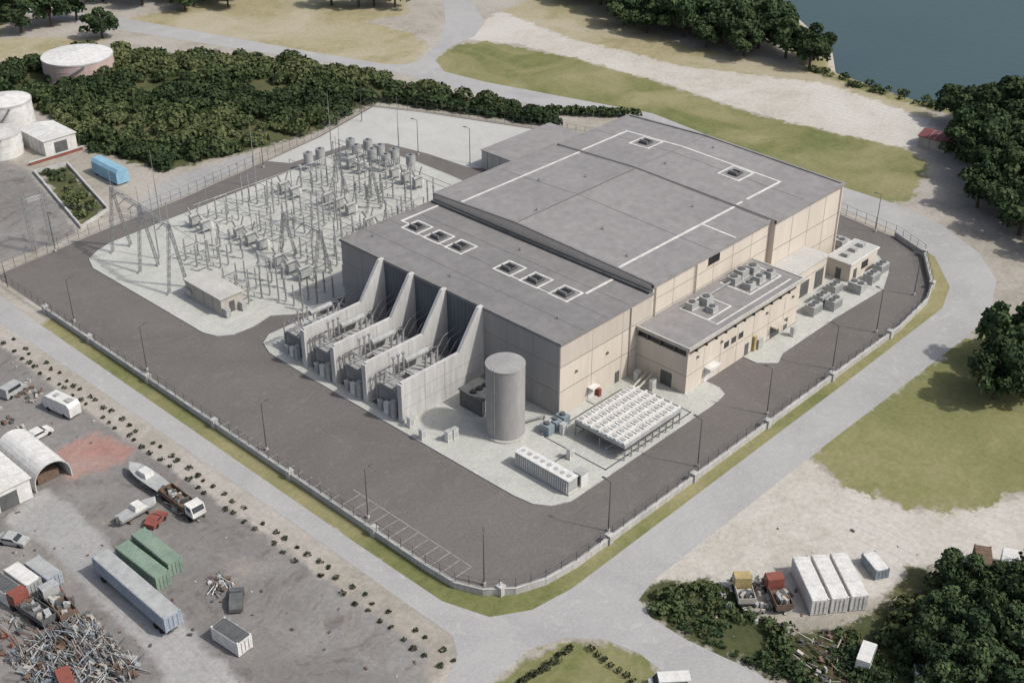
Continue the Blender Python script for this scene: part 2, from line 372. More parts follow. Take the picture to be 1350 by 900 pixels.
for x,y in HX: ring(x-2.3,y-2.3,x+2.3,y+2.2)
strip(w,15.8,8.1,23.1,8.6,walkp);strip(w,24.6,8.1,59.9,8.6,walkp);strip(w,60.6,8.1,62.5,8.6,walkp)
strip(w,13.2,51.3,13.6,53,walkp);strip(w,13.2,53,23.1,53.5,walkp);strip(w,24.6,48,59.9,48.5,walkp);strip(w,60.6,48,76,48.5,walkp)
strip(w,75.5,8.6,76,48,walkp);strip(w,64,8.1,76,8.6,walkp)
ring(70,37.8,75.4,43.2);ring(69.8,14.3,75.4,19.7)
strip(w,49,.5,49.5,8,walkp)
for y0,y1 in ((39.3,40.6),(45.3,46.6),(20.3,22.1),(13.3,15.6)): strip(w,11.4,y0,11.7,y1,walkp)
w.obj("roof_walkways",parent=B)
w=MB()
for x,y in HX+[(72.8,40.5),(72.5,17)]:
    z=rz(x,y); w.box(x-1.15,y-1.15,z-.1,x+1.15,y+1.15,z+.4,eqd); w.box(x-.8,y-.8,z+.4,x+.8,y+.8,z+.5,black); w.box(x-1.0,y-1.0,z+.4,x-.82,y+1.0,z+.85,roofm)
for x,y in [(5,52),(4,30),(6,6),(34,20),(50,38),(42.5,44),(66,30),(80,28),(31,34),(20,28),(54,14),(29,10)]:
    z=rz(x,y); w.cyl(x,y,z-.1,z+.6,.13,steel,n=8); w.cyl(x,y,z-.1,z+.05,.3,seam,n=8)
w.obj("roof_hatches",parent=B)
w=MB()
for z in (5.0,9.8): w.box(-.02,-.03,z,24,-.001,z+.12,joint)
w.box(.05,-.025,9.95,24,-.001,ZF-.3,beige2)
for x in (8,16): w.box(x,-.035,.1,x+.07,-.0305,ZF-.5,joint)
for z in (9.8,12.8): w.box(24.01,-.03,z,59.95,-.001,z+.1,joint)
for x in range(30,60,6): w.box(x,-.035,7,x+.07,-.0305,ZU-.6,joint)
for z in (5,9.8): w.box(60,-1.23,z,84.55,-1.201,z+.12,joint)
for x in (66,72,78): w.box(x,-1.236,.1,x+.07,-1.2305,ZU-.4,joint)
w.box(40.2,-.12,13.6,43.6,-.04,15.1,black); w.box(39.9,-.16,13.4,43.9,-.125,13.6,beige2)
for x in (24.6,36.5,83.6): w.cyl(x,-.22 if x<60 else -1.4,.1,ZU-.4,.12,beige2,n=8)
w.cyl(18,-.2,.1,ZF-.4,.12,beige2,n=8)
for x in (4,12,20.5): w.box(x-.2,-.3,7.4,x+.2,-.04,7.7,eqd)
w.obj("facade_joints",parent=B)
w=MB()
w.box(-.04,.3,.1,-.001,17.6,ZF-.32,greyw)
w.box(-.04,44.0,.1,-.001,55.4,ZF-.32,greyw)
for z in (4.9,9.8):
    w.box(-.06,.3,z,-.041,17.6,z+.1,joint); w.box(-.06,44,z,-.041,55.4,z+.1,joint)
for y in (6,12,49.5): w.box(-.065,y,.1,-.0605,y+.07,ZF-.4,joint)
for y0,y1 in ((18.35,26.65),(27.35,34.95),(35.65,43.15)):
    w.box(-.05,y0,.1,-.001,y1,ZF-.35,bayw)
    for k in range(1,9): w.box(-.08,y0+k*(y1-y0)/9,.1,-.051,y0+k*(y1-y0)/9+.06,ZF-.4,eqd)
w.box(-.1,8,.1,-.067,9.2,2.3,white)
w.obj("side_cladding",parent=B)
w=MB()
for y in (18,27,35.3,43.5):
    w.prof([(0,0),(0,14.75),(-1.1,14.75),(-6,7.9),(-19,7.9),(-19,0)],y-.32,y+.32,finm)
    w.box(-19.4,y-.5,0,-19.001,y+.5,7.6,finm)
    for x in (-14,-9.5): w.box(x,y-.34,.2,x+.06,y-.321,7.8,joint)
    for z in (2.6,5.2): w.box(-18.9,y-.337,z,-.1,y-.3215,z+.05,joint)
w.obj("fire_walls",parent=B)
w=MB()
w.box(7.3,-.1,.15,8.9,-.04,2.6,white); w.box(9.3,-.9,.15,9.9,-.1,1.6,red); w.box(7.1,-1.3,2.7,9.1,-.05,2.85,white); w.box(6.9,-1.8,.15,9.1,-.1,.35,conc)
w.box(14.5,-.1,.15,15.6,-.04,2.4,eqd)
w.obj("service_door",parent=B)

# ------------------------------------------------------------ annex
A=empty("control_building")
w=MB()
w.box(20.2,-11,0,54.5,-.03,7.5,beige); w.box(20.6,-10.6,7.5,54.1,-.03,9.0,glass)
for x in np.arange(23,54,2.85): w.box(x-.12,-11.0,7.5,x+.12,-10.62,9.0,eqd)
for y in (-8,-5,-2.2): w.box(20.2,y-.1,7.5,20.58,y+.1,9.0,eqd)
w.box(20.2,-11,7.5,20.6,-10.63,9,beige2)
w.obj("walls",parent=A)
w=MB()
w.box(19.7,-11.6,9.0,55.1,-.03,9.5,tan); w.box(20.0,-11.3,9.5,54.8,-.05,9.56,roofm)
w.box(19.7,-11.6,9.5,55.1,-11.3,9.7,conc);w.box(19.7,-11.3,9.5,20.0,-.05,9.7,conc);w.box(54.8,-11.3,9.5,55.1,-.05,9.7,conc)
w.obj("roof",parent=A)
w=MB()
for z in (3.7,): w.box(20.2,-11.02,z,54.5,-11.001,z+.09,joint); w.box(20.18,-11,z,20.199,-.1,z+.09,joint)
for x in range(25,54,5): w.box(x,-11.026,.1,x+.06,-11.0205,7.4,joint)
w.obj("panel_joints",parent=A)
w=MB()
for x,ww in ((25.6,2.6),(37.8,1.2),(46,3.0),(50.5,1.2)):
    w.box(x,-11.06,.15,x+ww,-11.027,2.5,white if ww<2.8 and ww>2 else eqd)
w.box(25.4,-12.3,2.8,28.5,-11.03,3.3,white)
w.box(40.2,-11.5,.15,40.9,-11.03,3.2,yel); w.box(41.2,-11.8,.15,42.6,-11.03,2.2,eqg)
w.box(45.8,-12.4,2.7,49.3,-11.03,2.95,beige2)
for x in (31,33.2,35.4): w.box(x,-11.06,4.6,x+1.4,-11.027,5.8,glass)
for x in (23,30,44,52.5): w.box(x-.2,-11.3,6.4,x+.2,-11.03,6.7,eqd)
w.box(20.12,-8,.15,20.17,-5.6,3,eqd)
w.obj("doors",parent=A)
w=MB()
def hv(x,y,lx,ly,h,z=9.56,mat=eqg):
    w.box(x-lx/2,y-ly/2,z+.25,x+lx/2,y+ly/2,z+h,mat); w.box(x-lx/2-.1,y-ly/2-.1,z,x+lx/2+.1,y+ly/2+.1,z+.25,conc)
    w.cyl(x,y,z+h,z+h+.18,min(lx,ly)*.36,eqd,n=12)
for q in [(31.5,-3.2,2,1.6,1.3),(34.6,-4,2,1.8,1.5),(33,-6.5,1.5,1.5,1.1),(44.5,-3,2,2,1.4),(47.5,-2.6,2.2,2,1.6),(50.5,-3,2,2,1.4),(44.8,-6.2,1.8,1.8,1.2),(48,-6.2,2,1.6,1.3),(51.2,-6.4,1.6,1.6,1.2)]: hv(*q)
w.tube((31.5,-3.2,10.2),(50.5,-3,10.2),.22,steel,8)
def rg(x0,y0,x1,y1,t=.35,z=9.56):
    w.box(x0,y0,z,x1,y0+t,z+.06,walkp);w.box(x0,y1-t,z,x1,y1,z+.06,walkp);w.box(x0,y0+t,z,x0+t,y1-t,z+.06,walkp);w.box(x1-t,y0+t,z,x1,y1-t,z+.06,walkp)
rg(29.8,-8,37,-1.6);rg(42.6,-8,53,-1.2);w.box(46,-7.64,9.56,46.25,-1.6,9.62,walkp)
w.box(30,-10,9.56,53,-9.7,9.62,walkp);w.box(29.8,-10,9.56,29.99,-8.01,9.62,walkp)
w.obj("rooftop_units",parent=A)
L_=empty("service_building")
w=MB(); w.box(54.55,-6.5,0,72,-1.25,6.2,beige); w.box(54.55,-1.25,0,59.9,-.03,6.2,beige); w.obj("walls",parent=L_)
w=MB(); w.box(55.15,-6.9,6.2,72.3,-1.26,6.45,conc); w.box(55.4,-6.6,6.45,72,-1.3,6.52,laym); w.obj("roof",parent=L_)
w=MB()
w.box(68.2,-6.56,.15,71.2,-6.501,4,eqd);w.box(63,-6.56,.15,66,-6.501,3.4,eqd);w.box(57,-6.56,.15,58.3,-6.501,2.5,white)
w.box(54.6,-6.53,4.2,72,-6.502,4.3,joint); w.box(56.3,-8.2,2.7,60,-6.57,2.95,white)
w.obj("doors",parent=L_)
G_=empty("equipment_building")
w=MB(); w.box(75.6,-10,.15,86,-4.8,4,beige); w.obj("walls",parent=G_)
w=MB(); w.box(75.3,-10.3,4,86.3,-4.5,4.25,white); w.box(75.6,-10,4.25,86,-4.8,4.3,laym)
for x in (78,81,84): w.box(x-.7,-8,4.3,x+.7,-6.6,5,eqg)
w.obj("roof",parent=G_)
w=MB(); w.box(77,-10.06,.15,78.2,-10.001,2.5,eqd); w.box(80,-10.06,1.4,82.5,-10.001,3,glass); w.box(75.54,-8,.15,75.59,-6.8,2.5,eqd); w.obj("doors",parent=G_)
w=MB(); w.box(66,60,0,90,84,4.6,conc); w.box(65.8,59.8,4.6,90.2,84.2,4.75,roofm)
for y in range(62,84,4): w.box(65.94,y,.1,65.99,y+.1,4.5,joint)
w.box(65.93,70,.1,65.99,73,3.4,eqd); w.obj("storage_building")
w=MB(); w.box(58,57.5,0,65.9,70,5,conc);w.box(57.8,57.3,5,66.2,70.2,5.15,roofm); w.box(57.94,62,.1,57.99,63.2,2.4,eqd); w.obj("storage_building")

def acunit(lx=3,ly=2.2,h=2):
    w=MB(); w.box(-lx/2,-ly/2,.15,lx/2,ly/2,h,eqg); w.box(-lx/2-.1,-ly/2-.1,0,lx/2+.1,ly/2+.1,.15,conc)
    for i in (-1,1): w.cyl(i*lx/4,0,h,h+.15,ly*.3,eqd,n=12)
    for k in range(6): w.box(-lx/2+.2,-ly/2-.03,.4+k*.25,lx/2-.2,-ly/2-.001,.48+k*.25,eqd)
    return w.mesh("chiller_unit")
ac=acunit()
for x,y,r in [(60,-11.5,0),(64.5,-10.5,0),(64.5,-13.2,0),(70,-10,0),(73.5,-13,1.57),(88,-5,1.57),(84,-12.2,0),(79,-13,0),(88,0,1.57),(73.6,-3.5,1.57)]: put(ac,"chiller_unit",(x,y,.15),r)

# ------------------------------------------------------------ tank
w=MB(); x,y=-9.2,3.6
w.cyl(x,y,.15,.5,3.6,conc,n=40); w.cyl(x,y,.5,13.3,3.2,tankm,n=48); w.cyl(x,y,13.3,13.5,3.27,tankm,n=48); w.cyl(x,y,13.5,13.7,3.2,tankm,.4,n=48)
for z in (3.7,6.9,10.1): w.cyl(x,y,z,z+.06,3.215,tankm,n=48)
w.tube((x-3.4,y-.8,.2),(x-3.4,y-.8,14.4),.05,steel);w.tube((x-3.4,y-.2,.2),(x-3.4,y-.2,14.4),.05,steel)
for i in range(30): w.tube((x-3.4,y-.8,.6+i*.45),(x-3.4,y-.2,.6+i*.45),.03,steel,4)
w.tube((x+3.3,y-1,1),(x+7,y-2.2,1),.18,steel,8); w.tube((x+7,y-2.2,1),(x+7,y-2.2,.2),.18,steel,8)
w.obj("water_tank")
# cooler bank
w=MB()
X0,X1,Y0,Y1=-2,12.4,-15.8,-5.3
nr,ncx=6,8
for i in range(ncx+1):
    xx=X0+i*(X1-X0)/ncx
    for yy in (Y0+.1,(Y0+Y1)/2,Y1-.1): w.box(xx-.08,yy-.08,.16,xx+.08,yy+.08,2.1,steel)
w.box(X0,Y0,2.1,X1,Y1,2.9,eqd)
for j in range(nr):
    y0=Y0+j*(Y1-Y0)/nr; y1=y0+(Y1-Y0)/nr
    w.box(X0-.15,y0+.12,2.9,X1+.15,y0+.38,3.6,white); w.box(X0-.15,y0+.06,2.905,X1+.15,y0+.11,3.05,red)
    for i in range(ncx):
        xa=X0+i*(X1-X0)/ncx; w.box(xa+.14,y0+.56,2.9,xa+(X1-X0)/ncx-.14,y1-.1,3.3,white)
        w.cyl(xa+(X1-X0)/ncx/2,(y0+.5+y1)/2,3.3,3.42,.42,eqg,n=12)
w.box(X0-.2,Y0-.05,2.6,X1+.2,Y0+.04,3.3,eqg); w.box(X0-.2,Y0+.05,2.6,X0-.001,Y1,3.3,eqg)
for yy in (Y0+1,Y0+3.5,Y1-1): w.tube((X0-.6,yy,1.2),(X1,yy,1.2),.15,steel,8)
w.obj("dry_cooler_bank")
w=MB(); w.box(-15,-15.4,.3,-12.7,-3.8,.6,conc); w.box(-14.9,-15.2,.6,-12.8,-4,2.7,eqg); w.box(-15,-15.3,2.7,-12.7,-3.9,2.9,white)
for k in range(24): w.box(-15.08,-15+k*.46,.7,-14.9,-14.85+k*.46,2.6,white)
for k in range(8): w.cyl(-13.8,-14.4+k*1.38,2.9,2.96,.4,eqg,n=12)
w.obj("pump_skid")
w=MB(); w.box(-12,-15.3,.16,-10.4,-13.7,2.4,white);w.box(-12.1,-15.4,2.4,-10.3,-13.6,2.55,eqg);w.box(-12.03,-15,.4,-12.001,-14,2.1,eqd); w.obj("electrical_cabinet")
def cab():
    w=MB(); w.box(-.6,-.5,0,.6,.5,.15,conc); w.box(-.5,-.4,.15,.5,.4,1.9,white); w.box(-.58,-.48,1.9,.58,.48,1.98,eqg); w.box(-.35,-.43,.4,.35,-.401,1.7,eqg); return w.mesh("electrical_cabinet")
cb=cab()
for x,y in [(-17.5,8.5),(-16.3,8.3),(-3,-3.6),(17.5,-6),(-19,16),(-20,12),(50,-13.5),(-4,-1),(18,-2.2),(-7.4,-9)]: put(cb,"electrical_cabinet",(x,y,.16))
w=MB()
for i in range(3):
    w.box(-5.5+i*1.9,-2.6,.16,-4+i*1.9,-.6,1.9,eqb); w.cyl(-4.75+i*1.9,-1.6,1.9,2.3,.45,eqd,n=12)
w.tube((-6,-1.6,.6),(1,-1.6,.6),.12,steel,8)
w.obj("pump_unit")
w=MB(); w.box(-9,9.4,.16,-3,14.6,3.4,eqd); w.box(-9.2,9.2,3.4,-2.8,14.8,3.6,eqd)
for i in range(4): w.cyl(-8.2+i*1.45,12,3.6,3.9,.6,black,n=12)
for k in range(9): w.box(-8.8+k*.65,9.34,.5,-8.5+k*.65,9.39,3.1,eqg)
w.obj("cooling_unit")
w=MB()
for y in (-4.2,-3.2): w.tube((19.5,y,1.6),(12.4,y-1.5,1.6),.2,tan,8)
w.tube((15,-3.5,1.6),(15,-3.5,.2),.1,steel);w.tube((19.5,-4.2,1.6),(20.2,-4.2,1.6),.2,tan,8)
w.obj("coolant_pipe")

# ------------------------------------------------------------ transformers
def transformer():
    w=MB()
    w.box(-14.5,-3.2,0,-4.5,3.2,.35,conc)
    w.box(-12.5,-1.9,.35,-5,1.9,4.1,eqg); w.box(-12.7,-2.1,4.1,-4.8,2.1,4.3,eqg)
    for k in range(8): w.box(-12.3+k*1.0,-2.02,.4,-12.15+k*1.0,2.02,4.05,eqg)
    w.tube((-12.2,2.2,6),(-7,2.2,6),.6,eqg,14); w.box(-11.5,2.1,4.3,-11.3,2.3,5.5,steel); w.box(-8,2.1,4.3,-7.8,2.3,5.5,steel)
    for yy in (-2.6,-.2):
        for k in range(9): w.box(-18.2,yy+k*.26,.9,-14.6,yy+k*.26+.12,4.7,eqg)
        w.tube((-18,yy+1.1,4.9),(-13,yy+1.1,4.9),.16,steel,8); w.tube((-18,yy+1.1,.75),(-13,yy+1.1,.75),.16,steel,8)
    for k in range(4): w.cyl(-17.7+k*.9,2.6,1,3.8,.35,eqg,n=10)
    for yy in (-2.7,2.4):
        w.box(-18.4,yy,0,-18.2,yy+.2,6.0,steel); w.box(-14.5,yy,0,-14.3,yy+.2,6.0,steel); w.box(-18.4,yy,6.0,-14.3,yy+.2,6.2,steel)
    for k,yy in enumerate((-1.5,0,1.5)):
        w.tube((-6.5,yy,4.2),(-5.8,yy,5.0),.3,eqg,8); w.ins((-5.8,yy,5.0),(-3.4,yy,7.6),.2,porc,8); w.tube((-3.4,yy,7.6),(-.05,yy,8.2),.05,steel,5)
        w.ins((-10+k*1.3,-.6,4.3),(-10+k*1.3,-.9,7.6),.28,porc,8); w.tube((-10+k*1.3,-.9,7.6),(-10+k*1.3,-.9,8.1),.06,steel)
        w.ins((-16.5+k*1.1,0,6.3),(-16.5+k*1.1,0,9.4),.22,porc,7); w.cyl(-16.5+k*1.1,0,9.4,9.55,.35,steel,n=10)
        w.tube((-10+k*1.3,-.9,8.1),(-16.5+k*1.1,0,9.4),.035,steel,4)
    w.tube((-16.8,-2.6,6.2),(-16.8,2.5,6.2),.1,steel);w.tube((-14.2,-2.6,6.2),(-14.2,2.5,6.2),.1,steel)
    w.box(-19.4,-1.4,0,-18.7,-.2,2.2,white); w.box(-19.3,.5,0,-18.7,1.5,1.8,eqg); w.box(-19.6,-3,0,-18.8,-2.2,3.4,eqg)
    return w.mesh("power_transformer")
tr=transformer()
for y in (22.5,31.2,39.5): put(tr,"power_transformer",(0,y,.16))
put(tr,"power_transformer",(-.5,48.7,.16),0,(.95,.9,.85))
w=MB()
for y0,y1 in ((18.6,26.4),(27.6,34.7),(35.9,42.9)): w.box(-18.6,y0,.161,-.3,y1,.175,pitm)
w.obj("oil_containment_pit")
w=MB(); w.prism([(-8.5,44.2),(-.2,44.2),(-.2,57),(-6,57),(-8.5,54)],.161,.175,yardm); w.obj("pit_gravel")

# ------------------------------------------------------------ switchyard gear
def m_disc():
    w=MB()
    for x in (-1.5,1.5):
        w.box(x-.12,-.12,.2,x+.12,.12,2.9,steel); w.box(x-.3,-.3,0,x+.3,.3,.2,conc); w.ins((x,0,3.1),(x,0,4.9),.22)
    w.box(-1.9,-.15,2.9,1.9,.15,3.1,steel); w.tube((-1.5,0,5),(1.5,0,5),.08,steel); w.box(-.25,-.25,1,.25,.1,1.8,eqg); w.tube((0,0,5),(0.2,0,5.9),.04,steel)
    return w.mesh("disconnect_switch")
def m_brk():
    w=MB(); w.box(-1.1,-.6,.9,1.1,.6,2.3,eqg)
    for x in (-.9,.9):
        for y in (-.45,.45): w.box(x-.07,y-.07,0,x+.07,y+.07,.9,steel)
    w.tube((-1.3,0,2.8),(1.3,0,2.8),.42,eqg,12)
    for s_ in (-1,1): w.ins((s_*.6,0,3),(s_*1.5,0,5),.26,porc,7)
    w.box(1.12,-.4,.6,1.7,.4,2,white)
    return w.mesh("circuit_breaker")
def m_post(h,ih):
    w=MB(); w.box(-.3,-.3,0,.3,.3,.2,conc); w.box(-.12,-.12,.2,.12,.12,h,steel); w.box(-.25,-.25,h,.25,.25,h+.08,steel); w.ins((0,0,h+.08),(0,0,h+ih),.2); w.cyl(0,0,h+ih,h+ih+.1,.12,steel,n=8)
    return w.mesh("post_insulator")
def m_ct():
    w=MB(); w.box(-.35,-.35,0,.35,.35,.2,conc); w.box(-.14,-.14,.2,.14,.14,2.4,steel); w.box(-.35,-.35,2.4,.35,.35,3,eqg); w.ins((0,0,3),(0,0,4.8),.28,porc,7); w.cyl(0,0,4.8,5.5,.4,eqg,.3,n=10)
    return w.mesh("current_transformer")
def m_reac():
    w=MB()
    for k in range(4):
        a=k*math.pi/2+.6; w.ins((.8*math.cos(a),.8*math.sin(a),.2),(.8*math.cos(a),.8*math.sin(a),2.0),.14,porc,5)
    w.cyl(0,0,0,.2,1.3,conc,n=20); w.cyl(0,0,2,4.4,1.15,eqg,n=24); w.cyl(0,0,4.4,4.5,1.0,steel,n=24); w.cyl(0,0,4.5,4.75,.35,eqd,n=12)
    return w.mesh("air_core_reactor")
md,mb_,mp,mp2,mc,mr=m_disc(),m_brk(),m_post(2.6,1.9),m_post(5.2,2.0),m_ct(),m_reac()
GZ=.16
rows=[69.5,73.5,77.5,  86,90,94,  102,106]
seq=[(-11,md,"disconnect_switch"),(-4,mc,"current_transformer"),(1,mb_,"circuit_breaker"),(8,md,"disconnect_switch"),(19,md,"disconnect_switch"),(25,mb_,"circuit_breaker"),(30,mc,"current_transformer"),(36,md,"disconnect_switch"),(45,mb_,"circuit_breaker")]
wb=MB()
for k,y in enumerate(rows):
    off=(0,0,0,2,2,2,-1,-1)[k]
    got=[]
    for x,me,nm in seq:
        if (y>98 and x<-2) or (y<80 and x>40): continue
        put(me,nm,(x+off,y,GZ)); got.append(x+off)
    for a,c in zip(got,got[1:]): wb.tube((a,y,GZ+5.1),(c,y,GZ+5.1),.05,steel,5)
    for x in (-7.5,12.3,22.2,33): put(mp,"post_insulator",(x+off+U(-.3,.3),y+U(-.2,.2),GZ)) if not (y>98 and x<0) else None
for x in (14,40.5):
    for y in (68,75.5,83,91.5,99,108): put(mp2,"post_insulator",(x,y,GZ)); put(mp2,"post_insulator",(x+1.8,y,GZ))
    for d in (0,1.8): wb.tube((x+d,68,GZ+7.35),(x+d,108,GZ+7.35),.07,steel,5)
for x in (-6,4,27):
    for y in (81,99.5): wb.tube((x,y-9,GZ+6.6),(x+1,y+9,GZ+6.6),.06,steel,5); wb.tube((x,y-9,GZ),(x,y-9,GZ+6.6),.09,steel,6); wb.tube((x+1,y+9,GZ),(x+1,y+9,GZ+6.6),.09,steel,6)
wb.obj("busbar")
for x,y in [(49,112),(51.5,108.5),(47.5,108),(51.5,104),(48.5,103.5),(52,99.5),(48.6,98.6),(52.3,94),(40,112.5),(36.5,112.6)]: put(mr,"air_core_reactor",(x,y,GZ))
def lattice(w,a,b,s=.5,r=.05,n=8):
    a=Vector(a);b=Vector(b);d=(b-a).normalized()
    u=d.cross(Vector((0,0,1)));u=Vector((1,0,0)) if u.length<.1 else u.normalized(); v=d.cross(u)
    C=[(u*i+v*j)*s/2 for i,j in((-1,-1),(1,-1),(1,1),(-1,1))]
    for c in C: w.tube(a+c,b+c,r,steel,4)
    for k in range(n):
        p=a.lerp(b,k/n);q=a.lerp(b,(k+1)/n)
        for i in range(4): w.tube(p+C[i],q+C[(i+1)%4],r*.6,steel,3)
def gantry(pts,h,name="dead_end_gantry"):
    w=MB()
    for x,y in pts:
        for s_ in (-1,1): lattice(w,(x+s_*2.2,y,GZ),(x,y,h),.45,.06,9)
        w.tube((x,y,h),(x,y,h+4),.06,steel); w.obox(x-2.2,y,GZ-.1,.9,.9,.35,0,conc); w.obox(x+2.2,y,GZ-.1,.9,.9,.35,0,conc)
    for a,c in zip(pts,pts[1:]):
        lattice(w,(a[0],a[1],h-.3),(c[0],c[1],h-.3),.7,.06,14)
        for t in (.2,.5,.8):
            p=Vector((*a,h-.6)).lerp(Vector((*c,h-.6)),t); w.ins(p,p+Vector((1.6,0,-.9)),.16,porc,7)
            w.tube(p+Vector((1.6,0,-.9)),(p.x+9,p.y,5.2),.03,steel,3)
            w.ins(p,p+Vector((-1.6,0,-.9)),.16,porc,7)
    w.obj(name)
gantry([(-19,84),(-18,96),(-17,108)],14.5)
gantry([(4.5,68),(4.5,79.5)],10.5); gantry([(32,84),(32,96)],10.5)
w=MB()
for t in (.2,.5,.8): w.tube((-18.6,84+12*t,13.4),(-26,118+4*t,10.5),.03,steel,3)
for x in (-26,-30): lattice(w,(x,120.5,0),(x,120.5,13),.8,.06,10)
lattice(w,(-30,120.5,11.5),(-26,120.5,11.5),.6,.05,4)
w.obj("transmission_pole")
def mast(h):
    w=MB(); w.cyl(0,0,0,h*.55,.16,steel,.12,n=8); w.cyl(0,0,h*.55,h,.09,steel,.03,n=6); w.box(-.35,-.35,-.1,.35,.35,.15,conc); return w.mesh("lightning_mast")
mm=mast(17)
for x,y in [(-4,113.5),(22,114),(45,114.5),(-8,66),(24,64),(54,100),(20,82),(-14,98.5),(35,98.5)]: put(mm,"lightning_mast",(x,y,GZ))
for x in (-7,-3.5,0.5):
    for y in (59.8,62.5,65): put(mp,"surge_arrester",(x,y,GZ if y>58.6 else .2))
for x in (5,13,21,29,37):
    put(mp,"post_insulator",(x,62,GZ)); put(mc,"current_transformer",(x+3,60.5,GZ))
H_=empty("relay_house")
w=MB(); w.box(-19,69.2,.3,-14,81,3.7,tan); w.box(-19.2,69,.0,-13.8,81.2,.3,conc); w.obj("walls",parent=H_)
w=MB(); w.prof([(-19.3,3.7),(-13.7,3.7),(-13.7,3.9),(-16.5,4.15),(-19.3,3.9)],68.9,81.3,conc); w.obj("roof",parent=H_)
w=MB(); w.box(-17.2,69.14,.35,-16,69.199,2.6,eqd); w.box(-18.9,67.8,.2,-17.9,69.1,1.9,eqg); w.box(-15.2,67.9,.2,-14.2,69.1,1.9,eqg)
for y in (72,75,78): w.box(-19.05,y,.4,-19.001,y+.08,3.6,joint)
w.box(-19.5,79,1,-19.06,80.4,2.2,eqg); w.obj("door",parent=H_)

# ------------------------------------------------------------ lamp posts
def lamp():
    w=MB(); w.cyl(0,0,0,.5,.25,conc,n=8); w.cyl(0,0,.5,9,.10,fencem,.06,n=8); w.tube((0,0,8.9),(1.1,0,9.2),.05,fencem,5); w.box(.8,-.16,9.12,1.6,.16,9.26,eqd); return w.mesh("street_lamp")
lm=lamp()
for x,y,r in [(-38,-20,.8),(-39.5,3,0),(-17,-25,1.57),(5,-25,1.57),(25,-24.6,1.57),(45,-25,1.57),(100,-2,2.4),(-39.5,63,0),(-39.5,88,0),(-39.5,28,0),(-27,117.5,-1.5),(66,88,2),(61,101,2),(80,-22,2),(30,122,-1.5),(66,128,-1.5),(62,-24,1.57)]: put(lm,"street_lamp",(x,y,.03),r)

# ------------------------------------------------------------ foliage
def leafmat(name,dark,mid,light):
    m,nt,b=newmat(name)
    at=N(nt,"ShaderNodeAttribute"); at.attribute_name="tone"
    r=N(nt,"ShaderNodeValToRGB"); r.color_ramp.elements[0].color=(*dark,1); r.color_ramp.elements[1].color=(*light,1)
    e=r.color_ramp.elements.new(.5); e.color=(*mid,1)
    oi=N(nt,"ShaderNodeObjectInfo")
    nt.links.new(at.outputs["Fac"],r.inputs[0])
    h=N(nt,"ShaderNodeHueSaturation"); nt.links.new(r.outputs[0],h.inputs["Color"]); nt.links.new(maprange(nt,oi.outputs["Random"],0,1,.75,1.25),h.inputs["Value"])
    nt.links.new(h.outputs[0],b.inputs["Base Color"]); b.inputs["Roughness"].default_value=.85; b.inputs["Specular IOR Level"].default_value=.12
    return m
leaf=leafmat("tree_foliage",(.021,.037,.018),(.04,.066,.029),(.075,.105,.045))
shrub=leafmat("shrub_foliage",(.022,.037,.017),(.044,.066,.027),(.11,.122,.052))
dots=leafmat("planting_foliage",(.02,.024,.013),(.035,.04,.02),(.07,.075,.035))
def leaves(blobs,dens,size):
    P=[];T=[]
    for (cx,cy,cz,r,fl,tone) in blobs:
        n=max(20,int(dens*r*r)); d=rng.normal(size=(n,3)); d/=np.linalg.norm(d,axis=1)[:,None]
        d[:,2]=np.where(d[:,2]<-.35,-d[:,2],d[:,2])
        rad=r*(.62+.46*rng.random(n)**.6)
        c=np.array([cx,cy,cz])+d*rad[:,None]*np.array([1,1,fl])
        nrm=d+rng.normal(size=(n,3))*.55; nrm/=np.linalg.norm(nrm,axis=1)[:,None]
        a=np.cross(nrm,rng.normal(size=(n,3))); a/=np.linalg.norm(a,axis=1)[:,None]; bb=np.cross(nrm,a)
        s=size*(.55+.9*rng.random(n))[:,None]
        a=a*s*.5; bb=bb*s*.5
        P.append(np.stack([c-a-bb*.6,c+a*.8-bb,c+a+bb*.7,c-a*.7+bb],1).reshape(-1,3))
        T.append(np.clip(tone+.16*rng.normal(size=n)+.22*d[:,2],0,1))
    V=np.concatenate(P);T=np.concatenate(T); V[:,2]=np.maximum(V[:,2],.02)
    return V,np.arange(len(V)).reshape(-1,4),T
variants=[]
for k in range(5):
    bl=[];R0=5.2
    for i in range(27):
        a=U(0,6.28);rr=math.sqrt(U(0,1))*R0*.82*(1+.25*math.sin(2*a+k));z=3.4+U(0,6.2)*(1-(rr/R0)**2*.55)
        bl.append((rr*math.cos(a),rr*math.sin(a),z,U(1.1,2.2),.85,U(.15,.75)))
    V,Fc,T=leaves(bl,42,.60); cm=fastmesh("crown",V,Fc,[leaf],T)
    w=MB(); w.cyl(0,0,-.2,4.5,.38,bark,.24,n=8)
    for i in range(6):
        q=bl[i*3]; w.tube((0,0,2.6+i*.3),(q[0]*.85,q[1]*.85,q[2]-.3),.16,bark,5,.05)
    variants.append((w.mesh("trunk"),cm))
def tree(x,y,s,name="broadleaf_tree"):
    tm,cm=random.choice(variants); e=empty(name,(x,y,-.05),U(0,6.28),(s*U(.9,1.1),s*U(.9,1.1),s*U(.85,1.1)))
    put(tm,"trunk",parent=e); put(cm,"crown",parent=e)
